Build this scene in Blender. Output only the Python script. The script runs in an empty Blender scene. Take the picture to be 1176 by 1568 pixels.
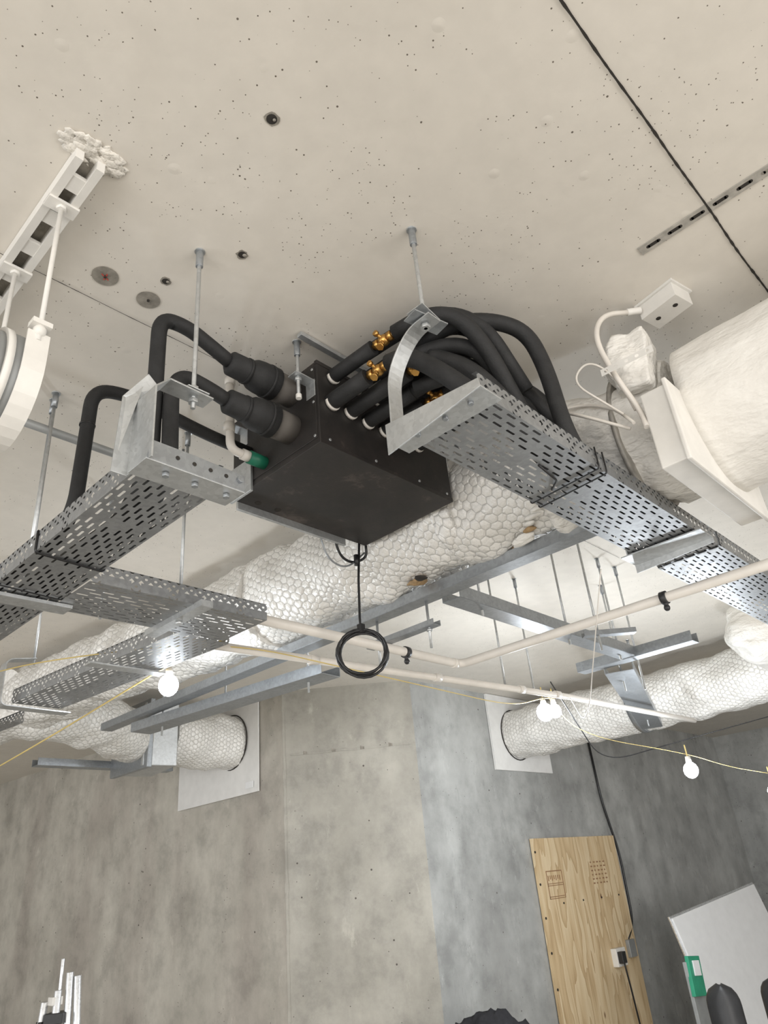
import bpy, bmesh, math, random
from mathutils import Vector, Matrix, noise
random.seed(7)
EYE=1.6; H=1.5
def V(x,y,h): return Vector((x,y,EYE+h))
scn=bpy.context.scene
COL=bpy.context.collection
# ------------------------------------------------------------------ node helpers
def newmat(name):
    m=bpy.data.materials.new(name); m.use_nodes=True
    nt=m.node_tree; b=nt.nodes["Principled BSDF"]; return m,nt,b
def mth(nt,op,a,b=None,c=None):
    n=nt.nodes.new("ShaderNodeMath"); n.operation=op
    for i,v in enumerate((a,b,c)):
        if v is None: continue
        if isinstance(v,(int,float)): n.inputs[i].default_value=v
        else: nt.links.new(v,n.inputs[i])
    return n.outputs[0]
def coords(nt,kind="Object",scale=(1,1,1)):
    t=nt.nodes.new("ShaderNodeTexCoord"); m=nt.nodes.new("ShaderNodeMapping"); m.inputs["Scale"].default_value=scale
    nt.links.new(t.outputs[kind],m.inputs[0]); return m.outputs[0]
def nz(nt,vec,scale,detail=4,rough=.55):
    n=nt.nodes.new("ShaderNodeTexNoise"); n.inputs["Scale"].default_value=scale; n.inputs["Detail"].default_value=detail; n.inputs["Roughness"].default_value=rough
    nt.links.new(vec,n.inputs["Vector"]); return n.outputs["Fac"]
def vor(nt,vec,scale,feature="F1"):
    n=nt.nodes.new("ShaderNodeTexVoronoi"); n.feature=feature; n.inputs["Scale"].default_value=scale
    nt.links.new(vec,n.inputs["Vector"]); return n
def ramp(nt,fac,stops):
    n=nt.nodes.new("ShaderNodeValToRGB"); e=n.color_ramp.elements
    while len(e)<len(stops): e.new(.5)
    for el,(p,c) in zip(e,stops):
        el.position=p; el.color=(c if isinstance(c,tuple) else (c,c,c))+(1,)
    nt.links.new(fac,n.inputs[0]); return n.outputs[0]
def rbw(nt,fac,stops):
    r=ramp(nt,fac,stops); g=nt.nodes.new("ShaderNodeRGBToBW"); nt.links.new(r,g.inputs[0]); return g.outputs[0]
def mixc(nt,fac,a,b,mode="MIX"):
    n=nt.nodes.new("ShaderNodeMix"); n.data_type="RGBA"; n.blend_type=mode
    for s,v in ((n.inputs[0],fac),(n.inputs[6],a),(n.inputs[7],b)):
        if isinstance(v,(int,float)): s.default_value=v
        elif isinstance(v,tuple): s.default_value=v+(1,)
        else: nt.links.new(v,s)
    return n.outputs[2]
def bump(nt,b,h,strength=.3,dist=.01):
    n=nt.nodes.new("ShaderNodeBump"); n.inputs["Strength"].default_value=strength; n.inputs["Distance"].default_value=dist
    nt.links.new(h,n.inputs["Height"]); nt.links.new(n.outputs[0],b.inputs["Normal"])
def simple(name,col,rough=.5,metal=0,var=.12,vs=12,bs=.1,emit=None):
    m,nt,b=newmat(name)
    c=coords(nt); f=nz(nt,c,vs,5)
    lo=tuple(max(0,x*(1-var)) for x in col); hi=tuple(min(1,x*(1+var)) for x in col)
    nt.links.new(ramp(nt,f,[(.3,lo),(.7,hi)]),b.inputs["Base Color"])
    b.inputs["Roughness"].default_value=rough; b.inputs["Metallic"].default_value=metal
    if bs: bump(nt,b,nz(nt,c,vs*6,3),bs,.003)
    return m
def m_ceiling():
    m,nt,b=newmat("painted_soffit")
    c=coords(nt)
    base=ramp(nt,nz(nt,c,1.3,6),[(.3,(.68,.64,.575)),(.7,(.755,.712,.645))])
    fine=ramp(nt,nz(nt,c,14,6),[(.35,.95),(.65,1.0)])
    base=mixc(nt,1,base,fine,"MULTIPLY")
    def pits(scale,rad,thr,ns,nthr):
        v=vor(nt,c,scale); r=nt.nodes.new("ShaderNodeSeparateColor"); nt.links.new(v.outputs["Color"],r.inputs[0])
        rr=mth(nt,"MULTIPLY",mth(nt,"ADD",r.outputs[1],.35),rad)
        p=mth(nt,"MULTIPLY",mth(nt,"LESS_THAN",v.outputs["Distance"],rr),mth(nt,"GREATER_THAN",r.outputs[0],thr))
        return mth(nt,"MULTIPLY",p,mth(nt,"GREATER_THAN",nz(nt,c,ns,4),nthr))
    a=pits(50,.10,.60,2.3,.535); b2=pits(110,.17,.72,3.1,.525); c2=pits(26,.06,.93,1.1,.40); d2=pits(120,.17,.965,1.7,.42)
    pt=mth(nt,"MAXIMUM",mth(nt,"MAXIMUM",a,b2),mth(nt,"MAXIMUM",c2,d2))
    nt.links.new(mixc(nt,pt,base,(.15,.125,.10)),b.inputs["Base Color"])
    b.inputs["Roughness"].default_value=.6
    v3=vor(nt,c,6.5)
    h=mth(nt,"ADD",mth(nt,"MULTIPLY",nz(nt,c,7,6),.8),mth(nt,"MULTIPLY",pt,-.6))
    h=mth(nt,"ADD",h,mth(nt,"MULTIPLY",rbw(nt,v3.outputs["Distance"],[(.03,1.0),(.10,0.0)]),.35))
    bump(nt,b,h,.5,.006)
    return m
def m_concrete(name,lo,hi,rough=(.35,.6),stain=(.20,.165,.14),stainamt=.5):
    m,nt,b=newmat(name)
    c=coords(nt); cs=coords(nt,"Object",(2.0,2.0,.6))
    a=nz(nt,c,1.4,9,.6); s=nz(nt,cs,1.3,6,.55)
    f=mth(nt,"ADD",mth(nt,"MULTIPLY",a,.6),mth(nt,"MULTIPLY",s,.4))
    base=ramp(nt,f,[(.40,lo),(.60,hi)])
    base=mixc(nt,mth(nt,"MULTIPLY",rbw(nt,nz(nt,cs,.9,6,.6),[(.48,0.0),(.64,1.0)]),stainamt),base,stain)
    def pits(scale,rad,thr):
        v=vor(nt,c,scale); r=nt.nodes.new("ShaderNodeSeparateColor"); nt.links.new(v.outputs["Color"],r.inputs[0])
        return mth(nt,"MULTIPLY",mth(nt,"LESS_THAN",v.outputs["Distance"],rad),mth(nt,"GREATER_THAN",r.outputs[0],thr))
    pit=mth(nt,"MAXIMUM",pits(11,.075,.80),pits(30,.10,.86))
    base=mixc(nt,1,base,ramp(nt,nz(nt,c,4,10,.7),[(.36,.80),(.50,1.0),(.62,1.10)]),"MULTIPLY")
    base=mixc(nt,rbw(nt,nz(nt,coords(nt,"Object",(4,4,2.0)),1.6,9,.75),[(.60,0.0),(.70,.6)]),base,tuple(min(1,x*1.25) for x in hi))
    nt.links.new(mixc(nt,pit,base,(.07,.06,.05)),b.inputs["Base Color"])
    nt.links.new(ramp(nt,nz(nt,cs,3,5),[(.3,rough[0]),(.7,rough[1])]),b.inputs["Roughness"])
    bump(nt,b,mth(nt,"SUBTRACT",nz(nt,c,9,7),pit),.2,.006)
    return m
def m_galv(name,col=(.43,.45,.47),rough=.42,metal=.8):
    m,nt,b=newmat(name); c=coords(nt)
    v=vor(nt,c,90); r=nt.nodes.new("ShaderNodeSeparateColor"); nt.links.new(v.outputs["Color"],r.inputs[0])
    lo=tuple(x*.88 for x in col); hi=tuple(min(1,x*1.1) for x in col)
    f=mth(nt,"ADD",mth(nt,"MULTIPLY",r.outputs[0],.3),mth(nt,"MULTIPLY",nz(nt,c,9,5),.7))
    nt.links.new(ramp(nt,f,[(.3,lo),(.7,hi)]),b.inputs["Base Color"])
    b.inputs["Metallic"].default_value=metal
    nt.links.new(ramp(nt,r.outputs[1],[(0,rough-.03),(1,rough+.05)]),b.inputs["Roughness"])
    return m
def m_quilt():
    m,nt,b=newmat("wire_mesh_foil_insulation")
    t=nt.nodes.new("ShaderNodeTexCoord"); sp=nt.nodes.new("ShaderNodeSeparateXYZ"); 
    c=coords(nt); wob=nz(nt,c,9,2)
    nt.links.new(t.outputs["UV"],sp.inputs[0])
    S=.036
    x=mth(nt,"ADD",mth(nt,"DIVIDE",sp.outputs[0],S),mth(nt,"MULTIPLY",wob,1.2)); y=mth(nt,"ADD",mth(nt,"DIVIDE",sp.outputs[1],S),mth(nt,"MULTIPLY",wob,1.0))
    def hd(ox,oy):
        ax=mth(nt,"ABSOLUTE",mth(nt,"SUBTRACT",mth(nt,"FLOORED_MODULO",mth(nt,"ADD",x,ox),1.0),.5))
        ay=mth(nt,"ABSOLUTE",mth(nt,"SUBTRACT",mth(nt,"FLOORED_MODULO",mth(nt,"ADD",y,oy),1.7320508),.8660254))
        return mth(nt,"MAXIMUM",ax,mth(nt,"ADD",mth(nt,"MULTIPLY",ax,.5),mth(nt,"MULTIPLY",ay,.8660254)))
    d=mth(nt,"MINIMUM",hd(0,0),hd(.5,.8660254))
    ef=rbw(nt,d,[(.445,0.0),(.475,1.0)])
    base=ramp(nt,nz(nt,c,6,5),[(.3,(.75,.73,.69)),(.7,(.87,.855,.82))])
    nt.links.new(mixc(nt,mth(nt,"MULTIPLY",ef,.5),base,(.34,.33,.31)),b.inputs["Base Color"])
    b.inputs["Roughness"].default_value=.34; b.inputs["Metallic"].default_value=.12
    h=mth(nt,"MULTIPLY",mth(nt,"POWER",mth(nt,"MULTIPLY",d,2.0),3.0),-.6)
    h=mth(nt,"ADD",h,mth(nt,"MULTIPLY",nz(nt,c,50,5),.5)); h=mth(nt,"ADD",h,mth(nt,"MULTIPLY",nz(nt,c,9,6,.6),3.2))
    bump(nt,b,h,.65,.010)
    return m
def m_fabric(name="white_duct_wrap",k=1.0):
    m,nt,b=newmat(name); c=coords(nt)
    nt.links.new(ramp(nt,nz(nt,c,5,5),[(.3,(.76,.735,.69)),(.7,(.85,.83,.785))]),b.inputs["Base Color"])
    b.inputs["Roughness"].default_value=.7
    cc=coords(nt,"Object",(1,.45,1))
    h=mth(nt,"ADD",mth(nt,"MULTIPLY",nz(nt,cc,7,5,.55),2.4*k),mth(nt,"MULTIPLY",nz(nt,c,140,2),.05))
    bump(nt,b,h,.7,.02)
    return m
def m_ply():
    m,nt,b=newmat("plywood"); c=coords(nt); cs=coords(nt,"Object",(1.6,1,.28))
    wob=nz(nt,cs,2.2,3,.5)
    bands=mth(nt,"FRACT",mth(nt,"MULTIPLY",wob,9.0))
    fine=nz(nt,coords(nt,"Object",(30,5,1.5)),2,4)
    f=mth(nt,"ADD",mth(nt,"MULTIPLY",bands,.45),mth(nt,"MULTIPLY",fine,.55))
    base=ramp(nt,f,[(.2,(.46,.32,.17)),(.45,(.62,.47,.28)),(.75,(.72,.585,.385))])
    v=vor(nt,coords(nt,"Object",(1,1,.55)),4.2)
    k=ramp(nt,v.outputs["Distance"],[(.03,(.22,.11,.05)),(.075,(1,1,1))])
    nt.links.new(mixc(nt,.85,base,k,"MULTIPLY"),b.inputs["Base Color"]); b.inputs["Roughness"].default_value=.6
    return m
def m_emit(name,col,s):
    m,nt,b=newmat(name); b.inputs["Emission Color"].default_value=col+(1,); b.inputs["Emission Strength"].default_value=s; b.inputs["Base Color"].default_value=col+(1,); return m
def m_boxblack():
    m,nt,b=newmat("black_foam_faced_steel"); c=coords(nt)
    f=nz(nt,c,3.2,7,.7)
    nt.links.new(ramp(nt,f,[(.45,(.017,.015,.014)),(.58,(.028,.023,.021)),(.66,(.095,.077,.066))]),b.inputs["Base Color"])
    b.inputs["Roughness"].default_value=.5; bump(nt,b,nz(nt,c,160,2),.12,.002); return m
CEIL=m_ceiling(); GAL=m_galv("galvanised_steel",(.55,.565,.57)); GALD=m_galv("galvanised_steel_dull",(.36,.38,.40),.40); GALT=m_galv("galvanised_tray_steel",(.35,.36,.37),.42)
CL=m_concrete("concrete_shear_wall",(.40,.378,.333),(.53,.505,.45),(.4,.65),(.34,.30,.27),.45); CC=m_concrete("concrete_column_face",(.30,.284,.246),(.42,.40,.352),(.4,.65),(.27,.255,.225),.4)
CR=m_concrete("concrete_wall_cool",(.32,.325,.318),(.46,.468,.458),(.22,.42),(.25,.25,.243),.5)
FLOORM=m_concrete("concrete_floor",(.46,.44,.40),(.58,.56,.52),(.5,.7))
QUILT=m_quilt(); WRAP=m_fabric(); WRAPC=m_fabric("crumpled_duct_wrap",2.2); PLY=m_ply(); BOXM=m_boxblack()
FOAM=simple("black_foam_insulation",(.016,.016,.0165),.7,0,.3,30,.3); FOAMG=simple("grey_brown_collar",(.10,.09,.08),.7,0,.15)
RUBBER=simple("black_cable",(.012,.012,.013),.4,0,.2); WPVC=simple("white_pvc",(.70,.66,.605),.4,0,.06); WPAINT=simple("white_paint",(.74,.72,.68),.5,0,.06)
BRASS=simple("brass",(.60,.34,.10),.33,.9,.2); GREEN=simple("green_tape",(.01,.15,.085),.45); DARK=simple("dark_void",(.03,.026,.022),.9)
YEL=simple("yellow_cable",(.62,.48,.18),.5); PLAST=simple("rough_plaster",(.73,.695,.635),.8,0,.15,25,.9); BOARD=simple("white_board_face",(.82,.83,.84),.35,0,.03)
PANEL=simple("white_wall_board",(.76,.755,.74),.6,0,.05); TAN=simple("tan_tape",(.36,.24,.12),.7,0,.4,60,.3); GREYR=simple("grey_concrete_disc",(.27,.25,.215),.9,0,.25,40,.5)
STRIP=simple("worn_strip_steel",(.42,.40,.365),.6,.3,.25,30,.3)
REDM=simple("red_mark",(.5,.06,.04),.7); ALU=m_galv("aluminium",(.7,.71,.72),.3); LIGHTE=m_emit("led_glow",(.93,.97,1.0),60); BLKP=simple("black_plastic",(.02,.02,.021),.45,0,.2)
CLOTH=simple("black_fabric",(.015,.015,.018),.9,0,.3,20,.6); SIGN=simple("exit_sign_green",(.02,.28,.16),.45); INKP=simple("ink_print",(.30,.17,.09),.8)
PIPEGREY=simple("grey_gasket",(.33,.34,.34),.5,.4)
# ------------------------------------------------------------------ mesh builder
class MB:
    def __init__(s,name): s.name=name; s.bm=bmesh.new(); s.uv=s.bm.loops.layers.uv.new("UVMap"); s.mats=[]
    def mi(s,m):
        if m not in s.mats: s.mats.append(m)
        return s.mats.index(m)
    def f(s,vs,m,smooth=False,uvs=None):
        try: fc=s.bm.faces.new(vs)
        except ValueError: return
        fc.material_index=s.mi(m); fc.smooth=smooth
        if uvs:
            for l,u in zip(fc.loops,uvs): l[s.uv].uv=u
    def v(s,p): return s.bm.verts.new(p)
    def box(s,c,d,m,rot=None,taper=None):
        c=Vector(c); pts=[]
        for sx,sy,sz in [(-1,-1,-1),(1,-1,-1),(1,1,-1),(-1,1,-1),(-1,-1,1),(1,-1,1),(1,1,1),(-1,1,1)]:
            p=Vector((sx*d[0]/2,sy*d[1]/2,sz*d[2]/2))
            if taper and sz<0: p.x*=taper; p.y*=taper
            if rot: p=rot@p
            pts.append(s.v(c+p))
        for q in [(0,3,2,1),(4,5,6,7),(0,1,5,4),(1,2,6,5),(2,3,7,6),(3,0,4,7)]: s.f([pts[i] for i in q],m)
    def b2(s,x0,x1,y0,y1,h0,h1,m): s.box(((x0+x1)/2,(y0+y1)/2,EYE+(h0+h1)/2),(x1-x0,y1-y0,h1-h0),m)
    def tube(s,path,r,m,seg=16,cap=True,lump=0,ls=6,squash=1):
        n=len(path); rr=r if isinstance(r,(list,tuple)) else [r]*n
        path=[Vector(p) for p in path]
        T=[(path[min(i+1,n-1)]-path[max(i-1,0)]).normalized() for i in range(n)]
        up=Vector((0,0,1)) if abs(T[0].z)<.9 else Vector((1,0,0))
        A=(up-T[0]*up.dot(T[0])).normalized(); rings=[]; L=0
        for i in range(n):
            if i: A=(A-T[i]*A.dot(T[i])).normalized(); L+=(path[i]-path[i-1]).length
            B=T[i].cross(A); ring=[]
            for k in range(seg):
                a=2*math.pi*k/seg; q=rr[i]
                p=path[i]+(A*math.cos(a)*squash+B*math.sin(a))*q
                if lump: p+= (A*math.cos(a)+B*math.sin(a))*noise.noise(p*ls)*lump+(A*math.cos(a)+B*math.sin(a))*noise.noise(p*ls*3.1)*lump*.4
                ring.append(s.v(p))
            rings.append((ring,L))
        for i in range(n-1):
            r0,l0=rings[i]; r1,l1=rings[i+1]; q=2*math.pi*max(rr)/seg
            for k in range(seg):
                k2=(k+1)%seg
                s.f([r0[k],r0[k2],r1[k2],r1[k]],m,True,[(k*q,l0),((k+1)*q,l0),((k+1)*q,l1),(k*q,l1)])
        if cap: s.f(list(reversed(rings[0][0])),m); s.f(rings[-1][0],m)
    def cyl(s,a,b,r,m,seg=16,r2=None): s.tube([a,b],[r,r2 if r2 is not None else r],m,seg)
    def ribbon(s,path,wd,w,t,m):
        path=[Vector(p) for p in path]; wd=Vector(wd).normalized(); n=len(path); rows=[]
        ws=w if isinstance(w,list) else [w]*n
        for i,p in enumerate(path):
            T=(path[min(i+1,n-1)]-path[max(i-1,0)]).normalized(); N=T.cross(wd).normalized()
            if 0<i<n-1:
                a=(path[i]-path[i-1]).normalized(); b=(path[i+1]-path[i]).normalized(); c=max(.4,math.cos(a.angle(b)/2))
            else: c=1
            rows.append([s.v(p+wd*sx*ws[i]/2+N*sn*t/2/c) for sx,sn in ((-1,-1),(1,-1),(1,1),(-1,1))])
        for i in range(n-1):
            for k in range(4): s.f([rows[i][k],rows[i][(k+1)%4],rows[i+1][(k+1)%4],rows[i+1][k]],m)
        s.f(list(reversed(rows[0])),m); s.f(rows[-1],m)
    def perf(s,O,U,W,nu,nw,lu,lw,hu,hw,m,stag=True,keep=None,seg=12):
        U=Vector(U).normalized(); W=Vector(W).normalized()
        def q(a,b): return s.v(O+U*a+W*b)
        for j in range(nw):
            off=(lu*.5 if (stag and j%2) else 0)
            if off:
                s.f([q(0,j*lw),q(off,j*lw),q(off,(j+1)*lw),q(0,(j+1)*lw)],m)
                s.f([q(nu*lu-off,j*lw),q(nu*lu,j*lw),q(nu*lu,(j+1)*lw),q(nu*lu-off,(j+1)*lw)],m)
            for i in range(nu-(1 if off else 0)):
                cx=off+(i+.5)*lu; cy=(j+.5)*lw
                if keep and not keep(i,j):
                    s.f([q(cx-lu/2,cy-lw/2),q(cx+lu/2,cy-lw/2),q(cx+lu/2,cy+lw/2),q(cx-lu/2,cy+lw/2)],m); continue
                inn=[]
                st=max(hu-hw,0)/2
                for k in range(seg):
                    a=2*math.pi*(k+.5)/seg; ca,sa=math.cos(a),math.sin(a)
                    inn.append(q(cx+ca*hw/2+(st if ca>0 else -st),cy+sa*hw/2))
                K=seg//4; outp=[]
                for k in range(seg):
                    a=2*math.pi*(k+.5)/seg; ca,sa=math.cos(a),math.sin(a)
                    mx=max(abs(ca),abs(sa)); X=ca/mx*lu/2; Y=sa/mx*lw/2
                    if K>=3 and k%K==K//2: X=math.copysign(lu/2,ca); Y=math.copysign(lw/2,sa)
                    outp.append(q(cx+X,cy+Y))
                for k in range(seg):
                    k2=(k+1)%seg; s.f([inn[k],outp[k],outp[k2],inn[k2]],m)
    def sphere(s,c,r,m,sc=(1,1,1),lump=0,u=16,v=10,ls=9):
        c=Vector(c); R=[]
        for i in range(v+1):
            th=math.pi*i/v; row=[]
            for k in range(u):
                a=2*math.pi*k/u; d=Vector((math.sin(th)*math.cos(a)*sc[0],math.sin(th)*math.sin(a)*sc[1],math.cos(th)*sc[2]))
                p=c+d*r
                if lump: p+=d*noise.noise(p*ls+Vector((3,1,7)))*lump
                row.append(s.v(p))
            R.append(row)
        for i in range(v):
            for k in range(u): s.f([R[i][k],R[i+1][k],R[i+1][(k+1)%u],R[i][(k+1)%u]],m,True)
    def poly(s,pts,ext,m):
        a=[s.v(p) for p in pts]; b=[s.v(Vector(p)+Vector(ext)) for p in pts]; n=len(a)
        s.f(list(reversed(a)),m); s.f(b,m)
        for i in range(n): s.f([a[i],a[(i+1)%n],b[(i+1)%n],b[i]],m)
    def done(s,bevel=0,weld=True):
        if weld: bmesh.ops.remove_doubles(s.bm,verts=s.bm.verts,dist=.00005)
        bmesh.ops.recalc_face_normals(s.bm,faces=s.bm.faces)
        me=bpy.data.meshes.new(s.name); s.bm.to_mesh(me); s.bm.free()
        for m in s.mats: me.materials.append(m)
        o=bpy.data.objects.new(s.name,me); COL.objects.link(o)
        if bevel:
            b=o.modifiers.new("bevel","BEVEL"); b.width=bevel; b.segments=2; b.limit_method='ANGLE'; b.angle_limit=math.radians(50)
        return o
def fil(pts,rad=.05,n=6):
    pts=[Vector(p) for p in pts]; out=[pts[0]]
    for i in range(1,len(pts)-1):
        a,b,c=pts[i-1],pts[i],pts[i+1]; r1=min(rad,(a-b).length*.49); r2=min(rad,(c-b).length*.49)
        s=b+(a-b).normalized()*r1; e=b+(c-b).normalized()*r2
        for k in range(n+1):
            t=k/n; out.append(s*(1-t)**2+b*2*t*(1-t)+e*t*t)
    out.append(pts[-1]); return out
def dense(pts,step=.03):
    out=[]; 
    for a,b in zip(pts[:-1],pts[1:]):
        a=Vector(a);b=Vector(b); n=max(1,int((b-a).length/step))
        out+= [a.lerp(b,i/n) for i in range(n)]
    out.append(Vector(pts[-1])); return out
# ------------------------------------------------------------------ room shell
o=MB("ceiling"); o.b2(-5,11,-5,10,H,H+.2,CEIL); o.done()
o=MB("floor"); o.b2(-5,11,-5,10,-1.7,-1.6,FLOORM); o.done()
def wall(name,a,b,th,m):
    A=Vector((a[0],a[1],0)); B=Vector((b[0],b[1],0)); n=Vector((0,0,1)).cross((B-A).normalized())*th
    o=MB(name); o.poly([A,B,B+n,A+n],(0,0,3.1),m); return o
P0=(3.42,10.0); P1=(3.74,4.66); P2=(4.46,3.89)
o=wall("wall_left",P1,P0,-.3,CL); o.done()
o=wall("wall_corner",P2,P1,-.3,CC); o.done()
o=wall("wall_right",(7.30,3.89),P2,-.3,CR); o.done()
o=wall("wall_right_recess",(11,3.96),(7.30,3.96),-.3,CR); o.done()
o=wall("wall_east",(11,-5),(11,3.96),-.2,CR); o.done()
o=wall("wall_far",(3.42,10),(-5,10),-.2,CL); o.done()
o=MB("trim_pour_joint")
A=Vector((P1[0],P1[1],0)); B=Vector((P2[0],P2[1],0)); d=(B-A).normalized(); n=Vector((-d.y,d.x,0)); n=-n if n.y>0 else n
for i in range(30):
    t0=.06+i*.92/30; p=A+d*(A-B).length*t0; q=A+d*(A-B).length*(t0+.92/30)
    hh=.985+noise.noise(p*5)*.012; w=.008+.008*random.random()
    if i%7!=3: o.poly([Vector((p.x,p.y,EYE+hh)),Vector((q.x,q.y,EYE+hh+noise.noise(q*5)*.006)),Vector((q.x,q.y,EYE+hh+w)),Vector((p.x,p.y,EYE+hh+w))],n*.008,CC)
    else: o.poly([Vector((p.x,p.y,EYE+hh)),Vector((q.x,q.y,EYE+hh)),Vector((q.x,q.y,EYE+hh+.02)),Vector((p.x,p.y,EYE+hh+.03))],n*.002,GREYR)
for i in range(46):
    z0=i*.0652; j=noise.noise(Vector((0,0,z0*9)))*.010
    o.poly([A+d*(.0+j)+Vector((0,0,z0)),A+d*(.018+abs(j)*1.5)+Vector((0,0,z0)),A+d*(.016+abs(j))+Vector((0,0,z0+.065)),A+d*(j*.5)+Vector((0,0,z0+.065))],n*.004,CC)
o.done()
# ------------------------------------------------------------------ ceiling joints & marks
def joint(name,x0,x1,y,w):
    o=MB(name); n=int((x1-x0)/.012); top=[];bot=[]
    for i in range(n+1):
        x=x0+(x1-x0)*i/n; yy=y+noise.noise(Vector((x*3,0,1)))*.004; a=w*(.6+.8*abs(noise.noise(Vector((x*25,2,0)))))
        top.append(o.v(V(x,yy+a,H-.0040))); bot.append(o.v(V(x,yy-a,H-.0040)))
    for i in range(n): o.f([bot[i],bot[i+1],top[i+1],top[i]],DARK)
    o.done()
joint("ceiling_formwork_joint",-.6,6,.206,.0036); joint("ceiling_formwork_joint",.05,3.6,1.515,.0014)
o=MB("ceiling_anchor_hole")
for (x,y,r) in [(.626,.776,.012),(.80,1.125,.011),(.70,1.334,.010)]:
    o.cyl(V(x,y,H-.0014),V(x,y,H+.01),r,DARK,14)
    pts=[]
    for k in range(14):
        a=k*math.pi/7; rr=r*(1.15+.5*random.random()); pts.append(V(x+math.cos(a)*rr,y+math.sin(a)*rr,H-.0010))
    o.poly(pts,(0,0,.001),GREYR)
    o.sphere(V(x+.004,y-.004,H-.004),.005,GREYR,(1,1,.5),.004,8,6)
o.done()
for (x,y,r,red) in [(.572,1.42,.034,1),(.70,1.425,.032,0)]:
    o=MB("patched_core_disc"); o.cyl(V(x,y,H-.002),V(x,y,H+.005),r,GREYR,28)
    if red: o.ribbon([V(x-.012,y-.004,H-.004),V(x+.012,y+.006,H-.004)],(0,1,0),.003,.001,REDM); o.ribbon([V(x,y-.012,H-.004),V(x+.002,y+.012,H-.004)],(1,0,0),.003,.001,REDM)
    o.cyl(V(x,y,H-.006),V(x,y,H-.002),.004,DARK,8)
    o.done()
o=MB("ceiling_cast_in_strip"); o.b2(1.596,1.630,-.5,.40,H-.0030,H-.0005,STRIP)
for i in range(14):
    y=.36-i*.062; sm=DARK if i<5 else GREYR
    o.box(V(1.612,y,H-.0033),(.011,.030,.001),sm); o.cyl(V(1.612,y-.015,H-.0038),V(1.612,y-.015,H-.0028),.0055,sm,10); o.cyl(V(1.612,y+.015,H-.0038),V(1.612,y+.015,H-.0028),.0055,sm,10)
o.done()
o=MB("ceiling_junction_box")
R=Matrix.Rotation(math.radians(-12),3,'Z')
o.box(V(1.84,.44,H-.028),(.085,.12,.055),WPAINT,R); o.box(V(1.84,.44,H-.004),(.10,.135,.008),WPAINT,R)
o.cyl(V(1.83,.41,H-.0565),V(1.83,.41,H-.055),.008,DARK,10); o.cyl(V(1.845,.47,H-.0565),V(1.845,.47,H-.055),.008,DARK,10)
o.cyl(V(1.80,.50,H-.03),V(1.77,.53,H-.035),.011,WPAINT,12)
o.done(.004)
o=MB("white_flex_conduit")
o.tube(fil([V(1.78,.52,H-.035),V(1.70,.58,H-.05),V(1.64,.60,1.34),V(1.66,.58,1.20),V(1.72,.56,1.10),V(1.70,.55,1.03)],.12,8),.008,WPVC,10)
o.tube(fil([V(1.72,.60,1.06),V(1.66,.72,1.15),V(1.70,.80,1.22),V(1.78,.74,1.25),V(1.76,.64,1.17),V(1.70,.58,1.06)],.08,8),.005,WPVC,8)
o.tube(fil([V(1.70,.60,1.10),V(1.64,.70,1.24),V(1.66,.64,1.30),V(1.74,.60,1.24),V(1.74,.58,1.12)],.06,8),.0035,WPVC,8)
o.done()
# ------------------------------------------------------------------ rods
def rod(o,x,y,h0,h1=H,anchor=True,r=.0055):
    o.cyl(V(x,y,h0),V(x,y,h1),r,GAL,10)
    if anchor:
        o.cyl(V(x,y,H-.055),V(x,y,H),.0095,GALD,12); o.cyl(V(x,y,H-.003),V(x,y,H),.014,GAL,16)
def nut(o,x,y,h,r=.011): o.cyl(V(x,y,h-.005),V(x,y,h+.005),r,GAL,6)
o=MB("ceiling_strut_channel")
for dx in (-.024,.024):
    o.b2(.383+dx-.009,.383+dx+.009,.97+.14,2.6,H-.036,H-.001,WPAINT)
o.b2(.362,.404,1.12,2.6,H-.006,H-.002,GREYR)
for i in range(12):
    y=1.16+i*.12; o.b2(.357,.409,y,y+.045,H-.034,H-.022,WPAINT)
for i in range(150):
    a=random.random()*6.28; rr=.060*random.random()**.55; o.sphere(V(.385+rr*math.cos(a)*1.15,1.105+rr*math.sin(a)*.5,H-.001-.004*random.random()),.005+.006*random.random(),PLAST,(1.6,1.2,.32),.008,9,6,110)
o.done()
o=MB("round_duct")
cy,ch=1.385,1.01
o.tube([V(-1.6,cy,ch),V(.30,cy,ch)],.112,WRAP,40)
o.tube([V(.28,cy,ch),V(.31,cy,ch)],.124,WPAINT,40); o.tube([V(.31,cy,ch),V(.335,cy,ch)],.113,PIPEGREY,40); o.tube([V(.335,cy,ch),V(.35,cy,ch)],.123,WPAINT,40)
o.tube([V(.34,cy,ch),V(.40,cy,ch)],.118,PIPEGREY,40)
o.done()
o=MB("duct_hanger_strap")
pth=[V(.385,1.254,1.08)]
for k in range(17):
    a=math.pi*k/16; pth.append(V(.385,cy-.131*math.cos(a),ch-.133*math.sin(a)))
pth.append(V(.385,1.516,1.08))
o.ribbon(pth,(1,0,0),.045,.004,WPAINT)
for y in (1.254,1.516):
    o.cyl(V(.385,y,1.06),V(.385,y,H-.03),.0055,WPAINT,10); o.ribbon([V(.385,y-.014,1.10),V(.385,y+.014,1.10)],(1,0,0),.04,.012,WPAINT)
    o.sphere(V(.385,y,1.085),.014,WPAINT,(1,1,1),0,10,8); o.box(V(.385,y,H-.038),(.07,.035,.008),WPAINT); o.cyl(V(.385,y,H-.05),V(.385,y,H-.03),.012,WPAINT,6)
o.done()
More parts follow.
